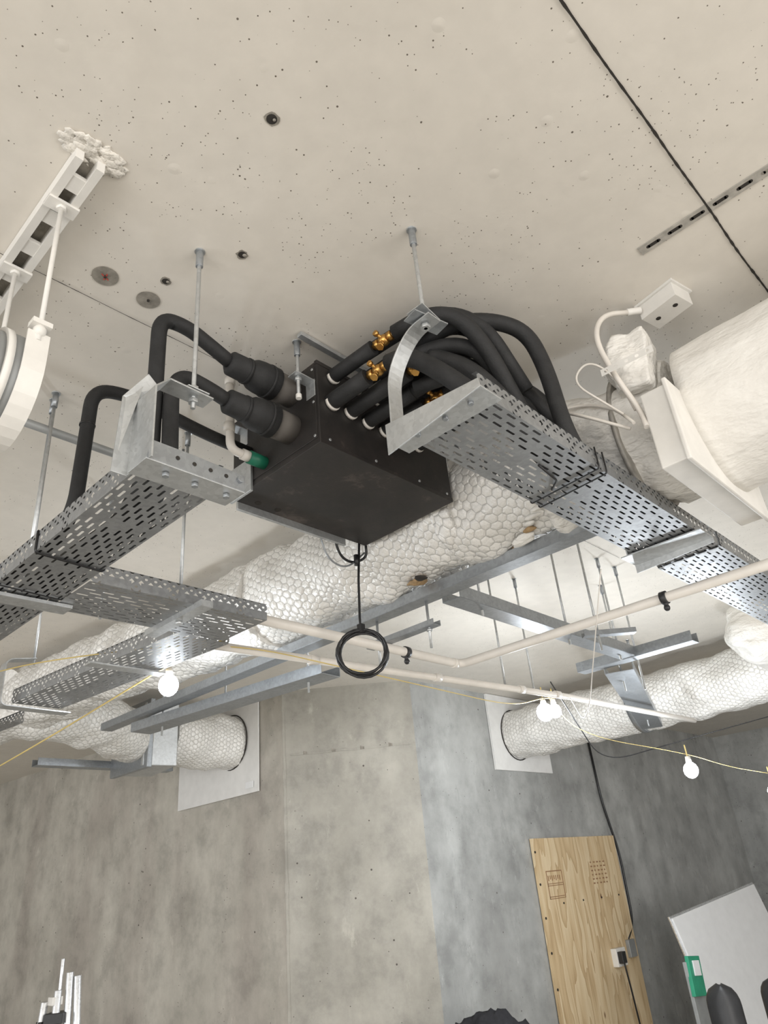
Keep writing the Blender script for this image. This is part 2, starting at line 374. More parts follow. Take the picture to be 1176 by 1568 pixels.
# ------------------------------------------------------------------ branch box
BX0,BX1,BY0,BY1,BH0,BH1=1.174,1.767,1.265,1.69,1.14,1.435
o=MB("hvac_branch_controller_box")
o.b2(BX0,BX1,BY0,BY1,BH0,BH1,BOXM)
for (x0,x1,y0,y1,h0,h1) in [(BX0-.002,BX1+.002,BY0-.002,BY1+.002,BH0-.002,BH0+.012),(BX0-.002,BX1+.002,BY0-.002,BY0+.01,BH1-.012,BH1+.002)]:
    o.b2(x0,x1,y0,y1,h0,h1,BOXM)
o.b2(BX0-.0025,BX0,BY0+.01,BY1-.02,BH0+.02,BH1-.02,BOXM)
for x in (1.21,1.4,1.6,1.74): o.cyl(V(x,BY0-.004,BH0+.02),V(x,BY0,BH0+.02),.005,GAL,8)
for h in (1.17,1.29,1.41): o.cyl(V(BX0-.004,BY0+.02,h),V(BX0,BY0+.02,h),.005,GAL,8)
o.b2(BX0+.02,BX1-.1,BY1+.001,BY1+.012,BH0-.028,BH0+.09,GAL)
o.b2(BX0-.012,BX0-.003,BY1-.11,BY1,BH0-.02,BH0+.10,GAL); o.b2(BX0-.05,BX0-.003,BY1-.05,BY1-.01,BH0+.02,BH0+.025,GAL)
for x in (1.25,1.33): o.cyl(V(x,BY1-.03,BH0-.004),V(x,BY1-.03,BH0),.011,DARK,14)
for (x,y) in [(BX0-.05,BY0+.03),(BX0-.05,BY1-.06),(BX1+.04,BY0+.03),(BX1+.04,BY1-.05)]:
    s=1 if x<BX0 else -1; xe=BX0 if s>0 else BX1
    o.box(V((x+xe)/2-.008*s,y,BH0+.225),(abs(x-xe)+.03,.04,.003),GAL); o.box(V(xe-.002*s,y,BH0+.2),(.003,.04,.06),GAL)
    rod(o,x,y,BH0+.16); nut(o,x,y,BH0+.235); nut(o,x,y,BH0+.215)
    o.cyl(V(x,y,BH0+.145),V(x,y,BH0+.16),.009,WPAINT,12)
o.b2(1.10,1.72,BY0-.02,BY0+.0,H-.018,H-.004,GAL); 
o.done(.0025)
o=MB("insulated_refrigerant_pipe")
def collar(o,y,h,x0=BX0):
    o.cyl(V(x0,y,h),V(x0-.075,y,h),.046,FOAMG,28)
    o.tube([V(x0-.07,y,h),V(x0-.075,y,h),V(x0-.13,y,h),V(x0-.15,y,h),V(x0-.165,y,h),V(x0-.23,y,h+.0),V(x0-.24,y,h)],[.044,.052,.050,.047,.038,.036,.024],FOAM,24)
    o.tube([V(x0-.095,y,h),V(x0-.105,y,h)],.053,FOAM,24); o.tube([V(x0-.17,y,h),V(x0-.18,y,h)],.04,FOAM,24)
collar(o,1.38,1.375)
o.tube(fil([V(.95,1.38,1.375),V(.88,1.38,1.40),V(.80,1.385,1.432),V(.726,1.40,1.432),V(.732,1.41,1.30),V(.735,1.41,.95),V(.72,1.5,.845),V(.70,2.3,.845)],.055,8),.021,FOAM,16)
o.done()
o=MB("insulated_refrigerant_pipe")
collar(o,1.39,1.245)
o.tube(fil([V(.95,1.39,1.245),V(.88,1.39,1.26),V(.80,1.39,1.265),V(.765,1.385,1.20),V(.765,1.37,.95),V(.755,1.45,.85),V(.75,2.3,.845)],.045,8),.021,FOAM,16)
o.done()
o=MB("insulated_refrigerant_pipe")
o.tube(fil([V(BX0,1.60,1.27),V(1.0,1.60,1.275),V(.76,1.60,1.30),V(.655,1.61,1.28),V(.655,1.62,1.10),V(.65,1.62,.90),V(.645,1.72,.845),V(.64,2.3,.845)],.06,8),.019,FOAM,16)
o.tube([V(.655,1.618,1.16),V(.655,1.618,1.165)],.021,RUBBER,14)
o.done()
o=MB("condensate_drain_pipe")
o.tube(fil([V(1.045,1.53,1.44),V(1.05,1.53,1.20),V(1.13,1.525,1.195)],.03,6),.0135,WPVC,16)
o.cyl(V(1.045,1.53,1.26),V(1.045,1.53,1.29),.0175,WPVC,16); o.cyl(V(1.045,1.53,1.435),V(1.045,1.53,1.46),.017,WPVC,16); o.cyl(V(1.09,1.528,1.198),V(1.115,1.526,1.196),.0175,WPVC,16)
o.cyl(V(1.115,1.526,1.196),V(BX0,1.522,1.192),.021,GREEN,20)
o.done()
# ------------------------------------------------------------------ right pipe bundle with valves
o=MB("valved_pipe_bundle")
def run(x,h,way,rr,valve,vy=1.04):
    p0=V(x,BY0+.01,h); c0=V(x+.01,vy+.042,h+.01); c1=V(x+.012,vy-.042,h+.01)
    o.tube(fil([p0,V(x,BY0-.06,h),c0],.03,4),rr,FOAM,16); o.cyl(V(x,BY0-.012,h-.004),V(x,BY0-.002,h-.004),rr*1.0,WPVC,16)
    o.tube(fil([c1]+[V(*w) for w in way],.075,7),rr,FOAM,16)
    o.cyl(c0,c1,.0085,BRASS,12)
    if valve:
        mid=(c0+c1)/2; o.sphere(mid,.018,BRASS,(1,1.1,1),0,12,8)
        dd=(c1-c0).normalized()
        o.cyl(mid-dd*.034,mid-dd*.017,.015,BRASS,6); o.cyl(mid+dd*.017,mid+dd*.034,.015,BRASS,6)
        o.cyl(mid,mid+Vector((-.017,0,-.028)),.008,BRASS,10); o.cyl(mid+Vector((-.017,0,-.028)),mid+Vector((-.021,0,-.037)),.012,BRASS,6)
        o.cyl(mid,mid+Vector((-.028,0,.006)),.006,BRASS,8); o.cyl(mid+Vector((-.028,0,.006)),mid+Vector((-.038,0,.008)),.009,BRASS,6)
    else: o.cyl(c0,c1,rr*.95,FOAM,14)
run(1.235,1.40,[(1.26,.90,1.41),(1.31,.83,1.39),(1.38,.80,1.30),(1.50,.80,1.14),(1.66,.80,.98),(3.2,.80,.955)],.023,True,1.05)
run(1.33,1.405,[(1.35,.86,1.41),(1.42,.78,1.40),(1.50,.73,1.37),(1.535,.715,1.25),(1.55,.71,1.05),(1.62,.71,.96),(3.2,.71,.955)],.023,False)
run(1.43,1.405,[(1.44,.90,1.39),(1.49,.84,1.34),(1.57,.81,1.22),(1.66,.80,1.08),(1.74,.80,1.02),(3.2,.80,1.01)],.022,True,1.02)
run(1.54,1.40,[(1.54,.95,1.37),(1.60,.86,1.28),(1.68,.83,1.05),(1.8,.83,1.0),(3.2,.82,.99)],.02,False)
run(1.225,1.30,[(1.235,.96,1.29),(1.26,.88,1.20),(1.31,.80,1.08),(1.42,.76,.98),(3.2,.75,.957)],.026,True,1.075)
run(1.30,1.30,[(1.32,.92,1.30),(1.36,.84,1.23),(1.45,.79,1.10),(1.58,.77,1.01),(3.2,.78,.96)],.025,True,.985)
run(1.375,1.295,[(1.39,.94,1.29),(1.44,.86,1.22),(1.54,.81,1.10),(1.7,.80,1.03),(3.2,.80,1.0)],.024,False,1.03)
run(1.45,1.295,[(1.46,.94,1.30),(1.51,.87,1.25),(1.60,.83,1.12),(1.75,.82,1.06),(3.2,.82,1.03)],.024,True,1.05)
run(1.53,1.30,[(1.54,.95,1.29),(1.62,.88,1.20),(1.72,.85,1.10),(1.9,.83,1.08),(3.2,.80,1.06)],.022,False)
run(1.61,1.30,[(1.62,.95,1.25),(1.68,.88,1.12),(1.78,.83,.97),(3.2,.83,.96)],.022,False)
o.tube(fil([V(1.26,1.16,1.425),V(1.29,.98,1.445),V(1.33,.87,1.445),V(1.40,.80,1.38),V(1.52,.78,1.20)],.08,6),.022,FOAM,16)
o.tube(fil([V(1.36,1.12,1.44),V(1.38,.93,1.455),V(1.43,.86,1.43),V(1.50,.83,1.32),V(1.58,.80,1.12)],.08,6),.02,FOAM,16)
o.tube(fil([V(1.30,1.12,1.35),V(1.33,.93,1.36),V(1.39,.84,1.33),V(1.47,.82,1.24)],.08,6),.022,FOAM,16)
# short lagging stubs that fill the middle of the bundle
for (x,y,h) in ((1.34,.98,1.36),(1.46,.96,1.37),(1.52,.93,1.34),(1.40,.90,1.28)):
    o.tube(fil([V(x-.05,y+.14,h),V(x,y,h),V(x+.12,y-.10,h-.04),V(x+.26,y-.13,h-.16)],.07,6),.021,FOAM,14)
o.done()
# ------------------------------------------------------------------ trays
def tray(name,O,U,W,L,width,depth=.055,mat=GALT):
    o=MB(name); U=Vector(U).normalized(); W=Vector(W).normalized(); Zv=Vector((0,0,1)); O=Vector(O)
    lu=.050; nw=11; lw=width/nw; nu=max(1,int(L/lu)); lu=L/nu
    o.perf(O,U,W,nu,nw,lu,lw,lu*.62,.0062,mat,True,lambda i,j: not((i%6==5 and j%2==0) or (j==5 and i%3==2)))
    n2=max(1,int(L/.03)); l2=L/n2
    for side in (0,1):
        b=O+W*(width*side)
        o.perf(b,U,Zv,n2,2,l2,depth/2,.010,.007,mat,False,lambda i,j: j==1 or i%4==0,8)
        top=b+Zv*depth; inw=W*(.012 if side==0 else -.012)
        o.f([o.v(top),o.v(top+U*L),o.v(top+U*L+inw),o.v(top+inw)],mat)
    return o
TH=.90
o=tray("cable_tray",V(1.065,.652,TH),(1,0,0),(0,1,0),1.33,.214); o.b2(2.36,2.41,.650,.654,TH+.005,TH+.05,GALD); 
for xx in (1.56,1.60): o.tube(fil([V(xx,.648,TH+.06),V(xx,.648,TH-.004),V(xx+.02,.87,TH-.004),V(xx+.02,.87,TH+.06)],.008,3),.0022,RUBBER,6)
o.tube(fil([V(1.42,.74,TH-.003),V(1.52,.75,TH-.007),V(1.56,.79,TH-.003)],.01,3),.003,RUBBER,6)
o.done()
o=tray("cable_tray",V(2.36,.648,TH-.004),(1,0,0),(0,1,0),1.9,.222); o.done()
LT=.81
o=tray("cable_tray",V(.603,1.17,LT),(0,1,0),(1,0,0),2.4,.184)
for yy in (1.70,1.705,1.95): o.tube(fil([V(.601,yy,LT+.056),V(.601,yy,LT-.004),V(.79,yy+.02,LT-.004),V(.79,yy+.02,LT+.056)],.008,3),.0022,RUBBER,6)
o.done()
o=tray("cable_tray",V(.789,1.80,LT-.003),(1,0,0),(0,1,0),.60,.25); o.done()
o=tray("cable_tray",V(1.215,2.05,LT-.001),(-.09,1,0),(1,.09,0),1.12,.215); o.done()
o=tray("cable_tray",V(1.05,3.35,LT-.03),(-.09,1,0),(1,.09,0),1.2,.2); o.done()
# hanger brackets
o=MB("tray_hanger_bracket")
rx,ry=1.077,.774
rod(o,rx,ry,1.165)
o.box(V(rx,ry,1.20),(.07,.05,.003),GAL,Matrix.Rotation(.25,3,'Y')); nut(o,rx,ry,1.21,.012); nut(o,rx,ry,1.17,.012)
o.box(V(rx+.005,ry,1.188),(.10,.045,.004),GALD,Matrix.Rotation(-.2,3,'Z'))
o.ribbon(fil([V(rx,ry-.03,1.182),V(rx,ry+.045,1.178),V(rx-.005,.885,1.09),V(rx-.01,.888,.91),V(rx-.01,.888,.893)],.05,6),(1,0,0),.045,.004,GAL)
o.ribbon([V(rx,.90,.894),V(rx,.632,.894)],(1,0,0),.075,.004,GAL)
o.poly([V(rx-.038,.90,.940),V(rx-.038,.635,.915),V(rx-.038,.632,.892),V(rx-.038,.90,.858)],(.003,0,0),GAL)
for y in (.68,.75,.83): o.cyl(V(rx-.01,y,.884),V(rx-.01,y,.893),.007,GALD,6)
o.done(.0008)
o=MB("tray_hanger_bracket")
rx2=2.20
rod(o,rx2,.774,1.165); o.box(V(rx2,.774,1.19),(.10,.045,.004),GALD)
o.ribbon(fil([V(rx2,.75,1.182),V(rx2,.82,1.178),V(rx2,.888,1.09),V(rx2,.888,.893)],.05,6),(1,0,0),.045,.004,GAL)
o.ribbon([V(rx2,.90,.892),V(rx2,.632,.892)],(1,0,0),.10,.004,GAL)
o.poly([V(rx2+.05,.90,.94),V(rx2+.05,.635,.915),V(rx2+.05,.632,.875),V(rx2+.05,.90,.862)],(.003,0,0),GAL)
o.done()
o=MB("tray_hanger_bracket")
ax,ay=.7125,1.188
rod(o,ax,ay,1.00)
o.box(V(ax,ay,1.045),(.055,.05,.003),GAL,Matrix.Rotation(.2,3,'X')); nut(o,ax,ay,1.055,.012); nut(o,ax,ay,1.02,.012)
o.ribbon([V(ax+.04,ay,1.034),V(.64,ay,1.034),V(.598,ay,.985),V(.596,ay,.803)],(0,1,0),[.045,.05,.085,.10],.004,GAL)
o.poly([V(.64,ay+.02,1.034),V(.598,ay+.042,.985),V(.596,ay+.05,.803),V(.56,ay+.05,.803),V(.565,ay+.04,.99),V(.61,ay+.02,1.06)],(0,.003,0),GAL)
o.ribbon([V(.59,ay,.804),V(.83,ay,.804)],(0,1,0),.075,.004,GAL)
o.poly([V(.59,ay-.038,.804),V(.83,ay-.038,.804),V(.83,ay-.038,.845),V(.70,ay-.038,.85),V(.60,ay-.038,.85)],(0,.003,0),GALD)
for x in (.65,.72,.80): o.cyl(V(x,ay-.01,.792),V(x,ay-.01,.80),.008,GALD,6)
for x in (.66,.70,.74,.78): o.cyl(V(x,ay-.0395,.828),V(x,ay-.0385,.828),.005,DARK,10)
o.cyl(V(.815,ay-.045,.83),V(.815,ay-.038,.83),.008,GALD,6)
o.done(.0008)
o=MB("tray_hanger_bracket")
rod(o,1.135,1.915,.80); o.ribbon([V(1.135,1.76,.80),V(1.135,2.09,.80)],(1,0,0),.041,.02,GAL); nut(o,1.135,1.915,.785,.012)
rod(o,.70,2.02,.82); rod(o,.69,1.98,.82)
o.ribbon([V(.57,2.02,.80),V(.83,2.02,.80)],(0,1,0),.06,.01,GAL)
o.done()
o=MB("tray_hanger_bracket")
o.ribbon(fil([V(1.18,3.16,1.0),V(1.06,3.16,.98),V(1.06,3.16,.79),V(1.36,3.18,.79)],.03,4),(0,1,0),.06,.004,GAL)
rod(o,1.18,3.16,.98); rod(o,1.15,2.5,.98,H); o.ribbon([V(1.12,2.5,.805),V(1.42,2.5,.805)],(0,1,0),.05,.006,GAL)
o.done()
# ------------------------------------------------------------------ ducts
def duct(name,pts,r,mat,lump=.008,ls=5):
    o=MB(name); p=dense(pts,.03); n=len(p)
    if isinstance(r,(list,tuple)):
        rr=[]; L=[0]
        for a,b in zip(p[:-1],p[1:]): L.append(L[-1]+(b-a).length)
        for l in L:
            t=l/L[-1]*(len(r)-1); i=min(int(t),len(r)-2); rr.append(r[i]*(1-(t-i))+r[i+1]*(t-i))
    else: rr=[r]*n
    o.tube(p,rr,mat,56,True,lump,ls); return o
o=duct("insulated_duct",[V(2.02,-1.6,1.15),V(2.02,.47,1.15)],.238,WRAP,.012,4)
for y0 in (.12,-.26): o.tube(dense([V(2.02,y0,1.15),V(2.02,y0+.05,1.15)],.01),.2388,WRAP,56,True,.012,4)
o.done()
o=duct("insulated_duct",[V(2.02,.54,1.16),V(1.99,1.0,1.2)],[.215,.195],WRAPC,.05,6.5)
for y0 in (.66,.82): o.tube([V(2.01,y0,1.172),V(2.01,y0+.014,1.173)],.232-.06*(y0-.6),STRIP,48)
o.done()
main=[V(2.0,.95,1.215),V(2.0,2.0,1.23),V(1.97,3.0,1.24),V(1.87,3.9,1.25),V(1.75,5.0,1.24),V(1.6,6.4,1.22)]
o=duct("insulated_duct",main,[.207,.207,.202,.195,.19,.19],QUILT,.032,7)
for y0,dr in ((1.36,.007),(2.55,.005)):
    xx=2.0 if y0<2 else 1.985
    o.tube(dense([V(xx,y0-.05,1.222),V(xx,y0+.03,1.224)],.01),.211+dr,QUILT,56,True,.026,14)
for i in range(14):
    a=math.radians(140+i*6); y=.99+i*.026
    o.sphere(V(2.0+.212*math.sin(a)*-1,y,1.22+.212*math.cos(a)),.03,WRAPC if i%4 else TAN,(.5,1.1,.35),.03,12,9,20)
o.sphere(V(1.965,1.62,1.014),.040,TAN,(1.0,1.3,.30),.03,14,9,25); o.sphere(V(1.945,1.58,1.008),.020,DARK,(1.2,1.0,.3),.02,10,7,25)
o.done()
o=MB("duct_damper_collar")
o.b2(1.70,2.26,.475,.545,.895,1.13,WPAINT); o.b2(1.685,2.275,.462,.475,.885,1.14,WPAINT)
o.done(.004)
o=MB("insulation_wrap_bundle"); o.box(V(1.80,.565,1.30),(.13,.10,.20),WRAPC,Matrix.Rotation(.2,3,'Z')@Matrix.Rotation(.15,3,'X'))
bm=o.bm; bmesh.ops.subdivide_edges(bm,edges=bm.edges[:],cuts=14,use_grid_fill=True)
for v in bm.verts:
    c=V(1.80,.565,1.30); d=(v.co-c); v.co=c+d.lerp(d.normalized()*.095,.30)+d.normalized()*(noise.noise(v.co*14)*.025+noise.noise(v.co*30)*.008)
for f in bm.faces: f.smooth=True
o.done()
o=MB("perforated_strap")
o.perf(V(1.60,.75,1.30),(0.02,-.0,-1),(.1,-1,0),8,1,.032,.024,.012,.009,WPAINT,False); o.perf(V(1.62,.60,1.19),(0,-1,-.05),(0,0,1),5,1,.03,.022,.011,.009,WPAINT,False)
o.done()
o=duct("insulated_duct",[V(3.69,5.28,1.20),V(3.05,5.28,1.20)],.215,QUILT,.03,5); o.done()
o=MB("duct_transition_box"); o.box(V(2.92,5.28,1.17),(.26,.50,.46),GAL,Matrix.Rotation(-.15,3,'Z')); o.b2(2.76,2.80,5.0,5.56,.92,1.42,GALD); o.done(.006)
o=duct("insulated_duct",[V(2.78,5.25,1.17),V(2.3,4.9,1.2),V(1.6,4.7,1.2)],.19,QUILT,.03,5); o.done()
o=duct("insulated_duct",[V(5.85,3.88,1.15),V(5.80,2.2,1.16),V(5.7,-.4,1.17)],.215,QUILT,.03,5)
for y in (2.62,1.5): o.tube([V(5.81,y,1.155),V(5.81,y-.05,1.155)],.228,GALD,48)
o.done()
o=duct("insulated_duct",[V(5.0,1.35,1.28),V(5.9,1.45,1.27)],.17,WRAPC,.024,5)
o.sphere(V(5.0,1.35,1.28),.18,WRAPC,(1,1,1),.04,36,24); o.done()
o=MB("penetration_fire_board"); o.poly([V(3.712,4.93,.765),V(3.645,6.0,.745),V(3.645,6.0,1.49),V(3.712,4.93,1.49)],(-.012,0,0),PANEL)
o.b2(3.685,3.69,4.98,5.08,.80,.85,BOARD); o.tube([V(3.68,5.28+.224*math.cos(a),1.2+.224*math.sin(a)) for a in [k*math.pi/16 for k in range(33)]],.005,DARK,8); o.done()
o=MB("penetration_fire_board"); o.b2(5.47,6.38,3.865,3.885,.83,1.495,PANEL); o.tube([V(5.85+.224*math.cos(a),3.86,1.15+.224*math.sin(a)) for a in [k*math.pi/16 for k in range(33)]],.005,DARK,8); o.done()
# ------------------------------------------------------------------ steel channels
def chan(o,a,b,w,h,m=GAL,t=.003):
    a=Vector(a);b=Vector(b);U=(b-a).normalized(); W=Vector((0,0,1)).cross(U).normalized(); Zv=Vector((0,0,1)); c=(a+b)/2; L=(b-a).length
    R=Matrix((U,W,U.cross(W))).transposed()
    o.box(c+Zv*0,(L,w,t),m,R); o.box(c+W*(w/2)+Zv*h/2,(L,t,h),m,R); o.box(c-W*(w/2)+Zv*h/2,(L,t,h),m,R)
o=MB("galvanised_channel_frame")
chan(o,V(2.04,.85,.965),V(2.04,4.2,.965),.07,.04,GALD)
chan(o,V(2.10,1.575,.955),V(3.62,1.60,.955),.085,.05,GALD)
chan(o,V(3.62,1.25,.95),V(3.62,1.9,.95),.08,.05,GALD)
for x,y in ((2.3,1.58),(3.0,1.6),(3.5,1.6),(2.26,3.3)): rod(o,x,y,.93)
o.done()
o=MB("galvanised_channel_frame")
chan(o,V(3.68,1.71,.92),V(5.50,2.40,.90),.15,.06,GALD)
for x,y in ((5.15,2.27),(3.9,1.8)): rod(o,x,y,.86)
o.done()
o=MB("galvanised_channel_frame")
chan(o,V(2.26,2.45,.90),V(2.10,3.9,.90),.13,.05,GALD); rod(o,2.25,2.6,.85); rod(o,2.12,3.7,.85)
chan(o,V(2.2,5.6,1.0),V(3.3,5.6,1.0),.1,.05,GALD); rod(o,3.0,5.6,.95)
o.done()
o=MB("strut_trapeze_hanger")
chan(o,V(2.05,1.62,.86),V(2.05,1.98,.86),.041,.021,GALD); 
for x,y in ((2.05,1.66),(2.05,1.93)): rod(o,x,y,.78,.97,False); nut(o,x,y,.85)
chan(o,V(2.95,1.50,.93),V(3.12,1.33,.93),.041,.021,GALD); rod(o,3.0,1.45,.86)
rod(o,3.1,2.06,.84); rod(o,3.35,2.05,.84); rod(o,3.70,1.6,.80)
o.done()
o=MB("painted_steel_pipe")
o.tube([V(.0,2.02,1.38),V(2.6,2.02,1.38)],.014,PIPEGREY,12)
for x in (.50,1.18,1.9): o.tube([V(x-.03,2.02,1.38),V(x-.02,2.02,1.38),V(x+.02,2.02,1.38),V(x+.03,2.02,1.38)],[.016,.026,.026,.016],PIPEGREY,16); o.cyl(V(x,2.02,1.38),V(x,2.02,H),.005,GALD,8)
o.done()
# ------------------------------------------------------------------ white conduits
o=MB("white_conduit_pipe")
o.tube(fil([V(.85,1.885,.845),V(2.515,1.885,.84),V(2.50,-.6,.835)],.05,8),.0185,WPVC,16)
for p in (V(2.16,1.885,.84),V(2.507,.93,.838)):
    d=Vector((1,0,0)) if p.y>1.5 else Vector((0,1,0)); o.cyl(p-d*.011,p+d*.011,.024,BLKP,18); o.cyl(p,p-Vector((0,0,.035)),.009,BLKP,8); o.sphere(p-Vector((0,0,.038)),.012,BLKP,(1,1,1),0,8,6)
o.cyl(V(2.46,1.885,.84),V(2.49,1.885,.84),.021,WPVC,16)
o.done()
o=MB("white_conduit_pipe")
o.tube(fil([V(1.30,2.22,.845),V(3.60,1.995,.84),V(5.2,1.96,.84)],.05,4),.016,WPVC,14)
for x in (1.9,2.6,3.2,3.5): o.cyl(V(x-.02,2.22-(x-1.3)*.098+.002,.8435),V(x+.02,2.22-(x-1.3)*.098-.002,.8435),.0195,WPVC,14)
o.done()
# ------------------------------------------------------------------ cable coil
o=MB("coiled_black_cable")
cx,cy2,chh=1.735,1.715,.725
fw=Vector((cx,cy2,0)).normalized(); sd=Vector((fw.y,-fw.x,0)); C=V(cx,cy2,chh)
pts=[V(1.745,1.70,1.145),V(1.74,1.712,1.0),V(1.735,1.715,.86)]
for k in range(0,24*4+8):
    a=math.pi/2+2*math.pi*k/24; R=.083+.007*math.sin(k*.31); off=fw*(.010*math.sin(k*.13))+fw*.004*(k/24-2)
    pts.append(C+sd*math.cos(a)*R+Vector((0,0,math.sin(a)*R*.97))+off)
o.tube(pts,.0046,RUBBER,8)
o.tube(fil([V(1.62,1.70,1.135),V(1.66,1.72,1.08),V(1.73,1.73,1.07),V(1.79,1.71,1.10),V(1.77,1.69,1.14)],.04,6),.005,RUBBER,8)
o.tube(fil([V(1.55,1.70,1.125),V(1.60,1.72,1.05),V(1.70,1.73,1.04),V(1.78,1.71,1.12)],.05,6),.0035,GALD,8)
o.cyl(V(1.738,1.713,1.06),V(1.738,1.713,1.10),.010,RUBBER,10); o.box(V(1.735,1.712,.815),(.02,.02,.03),RUBBER)
o.done()
# ------------------------------------------------------------------ festoon lights
def bulb(x,y,h,power,r=.036):
    o=MB("festoon_bulb"); o.sphere(V(x,y,h),r,LIGHTE,(1,1,1.1),0,20,14); o.cyl(V(x,y,h+r*.9),V(x,y,h+r*.9+.04),.018,WPVC,14,.014); o.cyl(V(x,y,h+r+.035),V(x,y,h+r+.10),.004,YEL,8); o.done()
    l=bpy.data.lights.new("bulb_light","POINT"); l.energy=power; l.color=(.88,.94,1.0); l.shadow_soft_size=r+.01
    lo=bpy.data.objects.new("bulb_light",l); lo.location=V(x,y,h-r*1.15-.022); COL.objects.link(lo)
bulb(1.60,2.76,.845,8,.042); bulb(3.80,2.28,.835,20,.048); bulb(3.95,2.30,.86,9,.038); bulb(4.36,1.74,.445,34,.04); bulb(4.78,1.46,.30,28)
o=MB("festoon_cable")
def cab(pts,r,m): o.tube(fil(pts,.3,8),r,m,6)
cab([V(1.42,2.10,.83),V(1.60,2.74,.94),V(1.5,3.6,.80),V(1.35,4.8,.62)],.004,YEL)
cab([V(.9,2.9,.83),V(1.05,2.7,.86),V(1.45,2.15,.85),V(2.1,2.08,.80),V(3.2,2.1,.77),V(3.8,2.28,.92),V(3.98,2.3,.94)],.0025,YEL)
cab([V(3.9,2.3,.94),V(4.0,2.2,.70),V(4.36,1.74,.54),V(4.55,1.6,.45),V(4.78,1.46,.40)],.0015,YEL)
cab([V(3.62,2.1,.95),V(4.6,2.4,.60),V(5.2,2.2,.72),V(5.6,1.3,.85)],.0035,RUBBER)
cab([V(2.2,1.0,.90),V(3.0,1.6,.55),V(3.62,2.0,.84)],.0022,WPVC)
o.done()
# ------------------------------------------------------------------ wall items
o=MB("plywood_board"); o.b2(5.82,7.28,3.855,3.88,-1.5,.268,PLY)
for i in range(7):
    o.b2(5.97+.03*i,5.98+.03*i,3.852,3.856,-.07+.01*(i%2),-.03,INKP)
for hh in (-.10,-.085,.0,.015): o.b2(5.95,6.2,3.852,3.856,hh-.11,hh-.105,INKP)
o.b2(5.95,6.2,3.852,3.856,.0,.008,INKP); o.b2(5.95,5.957,3.852,3.856,-.21,.0,INKP); o.b2(6.195,6.202,3.852,3.856,-.21,.0,INKP)
for i in range(6):
    for k in range(5): o.b2(6.72+.06*k,6.75+.06*k-.012*((i+k)%3==0),3.852,3.856,.04-.035*i,.052-.035*i,INKP)
for i in range(7): o.cyl(V(5.835,3.850,.16-i*.25),V(5.835,3.856,.16-i*.25),.010,DARK,10)
for i in range(4): o.cyl(V(6.15+.33*i,3.850,-.25),V(6.15+.33*i,3.856,-.25),.008,DARK,10)
o.done()
o=MB("power_socket"); o.b2(6.78,6.95,3.80,3.855,-.80,-.66,WPAINT); o.b2(7.08,7.2,3.82,3.855,-.76,-.62,PIPEGREY); o.box(V(6.83,3.78,-.73),(.07,.05,.09),BLKP)
o.tube(fil([V(6.83,3.77,-.76),V(6.88,3.78,-1.0),V(7.0,3.82,-1.5)],.1,5),.008,RUBBER,8); o.done(.004)
o=MB("wall_cable"); o.tube(fil([V(7.20,3.87,1.25),V(7.22,3.87,.6),V(7.36,3.87,.1),V(7.34,3.87,-.5),V(7.15,3.86,-.62)],.15,7),.012,RUBBER,8); o.done()
o=MB("whiteboard"); R=Matrix.Rotation(math.radians(-8),3,'Z')@Matrix.Rotation(math.radians(-10),3,'X')@Matrix.Rotation(math.radians(-6),3,'Y')
o.box((7.68,3.05,.72),(1.6,.02,1.05),BOARD,R); o.box((7.68,3.065,.72),(1.63,.02,1.08),ALU,R)
for dx in (-.6,.6): o.cyl(Vector((7.68+dx,3.1,.2)),Vector((7.68+dx,3.2,0)),.02,ALU,10)
o.done(.004)
o=MB("fire_exit_sign"); o.box((6.30,2.90,.80),(.20,.03,.26),SIGN,Matrix.Rotation(.1,3,'Y')); o.box((6.31,2.88,.85),(.11,.01,.10),BOARD,Matrix.Rotation(.1,3,'Y')); o.box((6.31,2.92,.45),(.22,.03,.9),PIPEGREY); o.done(.003)
def chair(x,y,rot,top,hw=.13):
    o=MB("office_chair"); R=Matrix.Rotation(rot,3,'Z'); c=Vector((x,y,0))
    def t(p): return c+R@Vector(p)
    n=14; rows=[]
    for i in range(n+1):
        z=.50+(top-.50)*i/n; w=hw*math.sqrt(max(0.02,1-max(0,(i/n-.70)/.30)**2.4)); row=[]
        for k in range(13):
            u=-1+k/6; row.append(o.v(t((u*w,.20+.07*u*u+.05*(i/n)**2,z))))
        rows.append(row)
    back=[[o.v(v.co+R@Vector((0,.035,0))) for v in r] for r in rows]
    for i in range(n):
        for k in range(12): o.f([rows[i][k],rows[i][k+1],rows[i+1][k+1],rows[i+1][k]],BLKP,True); o.f([back[i][k],back[i+1][k],back[i+1][k+1],back[i][k+1]],BLKP,True)
        for k in (0,12): o.f([rows[i][k],rows[i+1][k],back[i+1][k],back[i][k]],BLKP,True)
    for k in range(12): o.f([rows[n][k],rows[n][k+1],back[n][k+1],back[n][k]],BLKP,True); o.f([rows[0][k],rows[0][k+1],back[0][k+1],back[0][k]],BLKP,True)
    o.sphere(t((0,0,.46)),.22,CLOTH,(1,1,.18),0,20,10); o.cyl(t((0,0,.44)),t((0,0,.10)),.028,ALU,14)
    o.ribbon([t((0,.05,.42)),t((0,.22,.44)),t((0,.24,.6))],R@Vector((1,0,0)),.07,.015,BLKP)
    for k in range(5):
        a=k*2*math.pi/5; e=t((.28*math.cos(a),.28*math.sin(a),.07)); o.cyl(t((0,0,.11)),e,.022,BLKP,10,.014); o.sphere(e-Vector((0,0,.04)),.03,BLKP,(.6,1,1),0,10,8)
    o.done()
chair(4.98,2.14,-1.1,.89,.10); chair(5.48,2.02,-1.2,.86,.10)
o=MB("draped_black_jacket")
n=26
g=[[None]*(n+1) for _ in range(n+1)]
